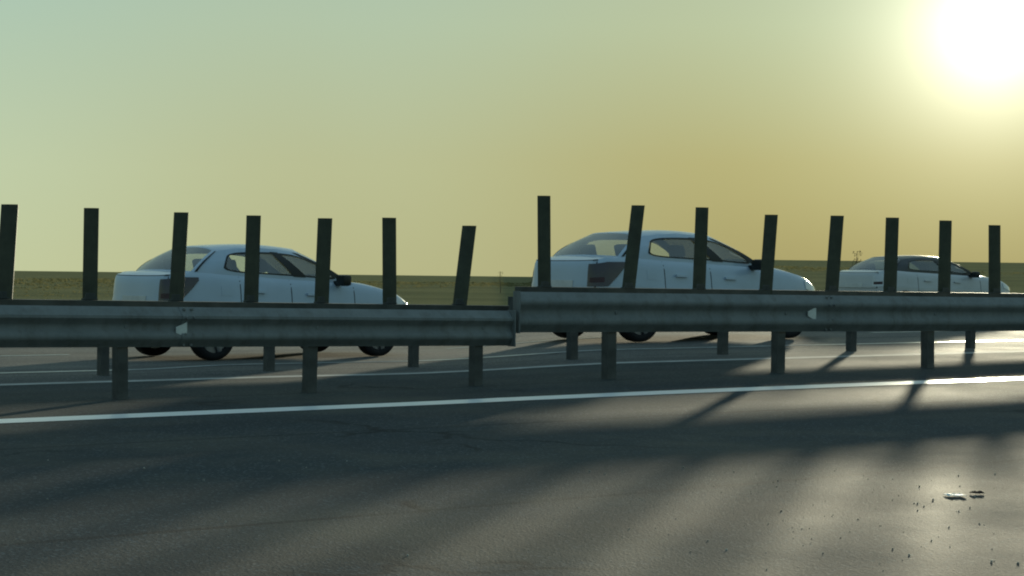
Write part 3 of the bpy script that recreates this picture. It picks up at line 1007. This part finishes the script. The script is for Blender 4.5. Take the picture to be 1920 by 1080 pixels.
def place_car(root, X, Y, rz, k, stretch=1.0, zk=1.0):
    """X, Y is where the rear right wheel stands"""
    c, s = math.cos(rz), math.sin(rz)
    lx, ly = -1.28 * k * stretch, -.715 * k
    x, y = X - (lx * c - ly * s), Y - (lx * s + ly * c)
    root.location = (x, y, ground_z(x, y) + .002)
    pitch = 0.0
    if x > 0: pitch = -math.atan(.01092 * math.sin(rz))
    root.rotation_euler = (0, pitch, rz)
    root.scale = (k * stretch, k, k * zk)

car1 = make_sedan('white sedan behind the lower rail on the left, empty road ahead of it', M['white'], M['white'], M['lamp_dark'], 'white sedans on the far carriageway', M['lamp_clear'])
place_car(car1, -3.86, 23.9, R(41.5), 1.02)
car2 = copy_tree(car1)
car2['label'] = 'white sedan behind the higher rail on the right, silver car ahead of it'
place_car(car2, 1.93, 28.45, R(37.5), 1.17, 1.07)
car3 = make_sedan('silver car with dark roof at the far right, partly hidden by the rail', M['silver'], M['roof_dark'], M['lamp_clear'], None)
place_car(car3, 8.95, 42.6, R(33.9), 1.0, 1.16, .96)

# ------------------------------------------------------------------ roadside plants and small things
def tufts(name, n, smin, smax, omin, omax, hmin, hmax, mat):
    verts, faces = [], []
    for _ in range(n):
        f = random.random()
        o = omin + (omax - omin) * f ** 1.8
        s = random.uniform(smin - o * .1, smax + o * .6)
        x, y = road_xy(s, o)
        if abs(x) > 12 + y * .42: continue
        z = ground_z(x, y) - .05
        nb_ = 5
        hh = random.uniform(hmin, hmax) * (1 + .004 * o)
        rad = random.uniform(.12, .35) * (1 + .006 * o)
        for _k in range(nb_):
            a = random.uniform(0, 6.28); rr = rad * random.random()
            bx, by = x + math.cos(a) * rr, y + math.sin(a) * rr
            a2 = random.uniform(0, 6.28); wd = random.uniform(.05, .12) * (1 + .008 * o)
            lx, ly = random.uniform(-.3, .3) * hh, random.uniform(-.3, .3) * hh
            i0 = len(verts)
            verts += [(bx - math.cos(a2) * wd, by - math.sin(a2) * wd, z), (bx + math.cos(a2) * wd, by + math.sin(a2) * wd, z),
                      (bx + lx * .5 + math.cos(a2) * wd * .5, by + ly * .5 + math.sin(a2) * wd * .5, z + hh * .6), (bx + lx, by + ly, z + hh)]
            faces += [(i0, i0 + 1, i0 + 2), (i0, i0 + 2, i0 + 3)]
    return mesh_obj(name, verts, faces, mat)
tag(tufts('field_grass', 14000, -60, 90, 23, 260, .03, .09, M['grass']), 'olive field grass from the far verge to the horizon', 'grass', kind='stuff')

# loose gravel on the near asphalt
def gravel(n):
    verts, faces = [], []
    ico = bmesh.new(); bmesh.ops.create_icosphere(ico, subdivisions=1, radius=1)
    iv = [v.co.copy() for v in ico.verts]; jf = [[v.index for v in f.verts] for f in ico.faces]; ico.free()
    for _ in range(n):
        x = random.gauss(1.9, .8); y = random.uniform(6.2, 11.5)
        if random.random() < .35: x = random.uniform(-4.5, 4.5)
        r_ = .0025 + .007 * random.random() ** 5
        z = ground_z(x, y)
        q = Euler((random.uniform(0, 3), random.uniform(0, 3), random.uniform(0, 3))).to_matrix()
        i0 = len(verts)
        for v in iv:
            p = q @ Vector((v.x * r_ * random.uniform(.8, 1.2), v.y * r_ * .8, v.z * r_ * .7))
            verts.append((x + p.x, y + p.y, z + r_ * .4 + p.z))
        faces += [tuple(i0 + k for k in f) for f in jf]
    return mesh_obj('gravel', verts, faces, M['stone'])
tag(gravel(240), 'loose gravel scattered over the near asphalt', 'gravel', kind='stuff')

# white scrap of litter with a dark fold
def crumpled(name, w_, d_, mat, seed, amp=.022):
    r_ = random.Random(seed)
    bm = bmesh.new()
    n = 6
    g = [[bm.verts.new(((i / n - .5) * w_, (j / n - .5) * d_, .008 + r_.uniform(0, amp) * (1 + (i % 2)))) for j in range(n + 1)] for i in range(n + 1)]
    h = [[bm.verts.new((v.co.x, v.co.y, max(.001, v.co.z - .004))) for v in row] for row in g]
    for i in range(n):
        for j in range(n):
            bm.faces.new((g[i][j], g[i + 1][j], g[i + 1][j + 1], g[i][j + 1]))
            bm.faces.new((h[i][j], h[i][j + 1], h[i + 1][j + 1], h[i + 1][j]))
    for i in range(n):
        for a_, c_ in ((0, 0), (n, n)):
            bm.faces.new((g[i][a_], h[i][a_], h[i + 1][a_], g[i + 1][a_]))
            bm.faces.new((g[a_][i], g[a_][i + 1], h[a_][i + 1], h[a_][i]))
    return bm_obj(name, bm, mat)
def on_near(x, y, rz=0):
    return (x, y, ground_z(x, y))
lit = crumpled('litter', .10, .09, M['litter'], 3, .003); lit.location = on_near(2.45, 10.2); lit.rotation_euler = (0, 0, .1)
tag(lit, 'crumpled white scrap lying on the asphalt at the lower right', 'litter')
st = crumpled('debris', .07, .04, M['under'], 5, .006); st.location = on_near(2.60, 10.32); st.rotation_euler = (0, 0, .3)
tag(st, 'thin dark rubber scrap beside the white litter on the asphalt', 'debris')

# two small upright things against the field
def sapling(x, y, h, label, mat):
    root = tag(empty('sapling', (x, y, ground_z(x, y) - .05)), label, 'plant')
    bm = bmesh.new()
    pts = [(0, 0, 0), (.02 * h, 0, h * .35), (-.02 * h, .01, h * .7), (.01, 0, h)]
    prev = None
    for i, p in enumerate(pts):
        r_ = .018 * h * (1 - i / 4.2)
        ring = [bm.verts.new((p[0] + r_ * math.cos(k * 1.047), p[1] + r_ * math.sin(k * 1.047), p[2])) for k in range(6)]
        if prev:
            for k in range(6): bm.faces.new((prev[k], prev[(k + 1) % 6], ring[(k + 1) % 6], ring[k]))
        prev = ring
    bm_obj('stem', bm, M['bark'], root)
    bm = bmesh.new()
    rr = random.Random(int(x * 100))
    for _ in range(160):
        f = rr.uniform(.3, 1.0)
        a = rr.uniform(0, 6.28); d = rr.random() ** .6 * h * .16 * (1.1 - abs(f - .65))
        c = Vector((math.cos(a) * d, math.sin(a) * d, h * f))
        u = Vector((rr.uniform(-1, 1), rr.uniform(-1, 1), rr.uniform(-.5, 1))).normalized() * h * .045
        v = Vector((rr.uniform(-1, 1), rr.uniform(-1, 1), rr.uniform(-1, 1))).normalized() * h * .018
        bm.faces.new([bm.verts.new(c - v), bm.verts.new(c + u * .5 - v * .2), bm.verts.new(c + u), bm.verts.new(c + v)])
    bm_obj('leaves', bm, mat, root)
    return root
sapling(-0.75, 118.0, 1.45, 'tiny bush on the skyline ahead of the left white sedan', M['grass'])
sapling(15.6, 84.0, 1.75, 'thin brown sapling in the field behind the boot of the silver car', M['bark'])
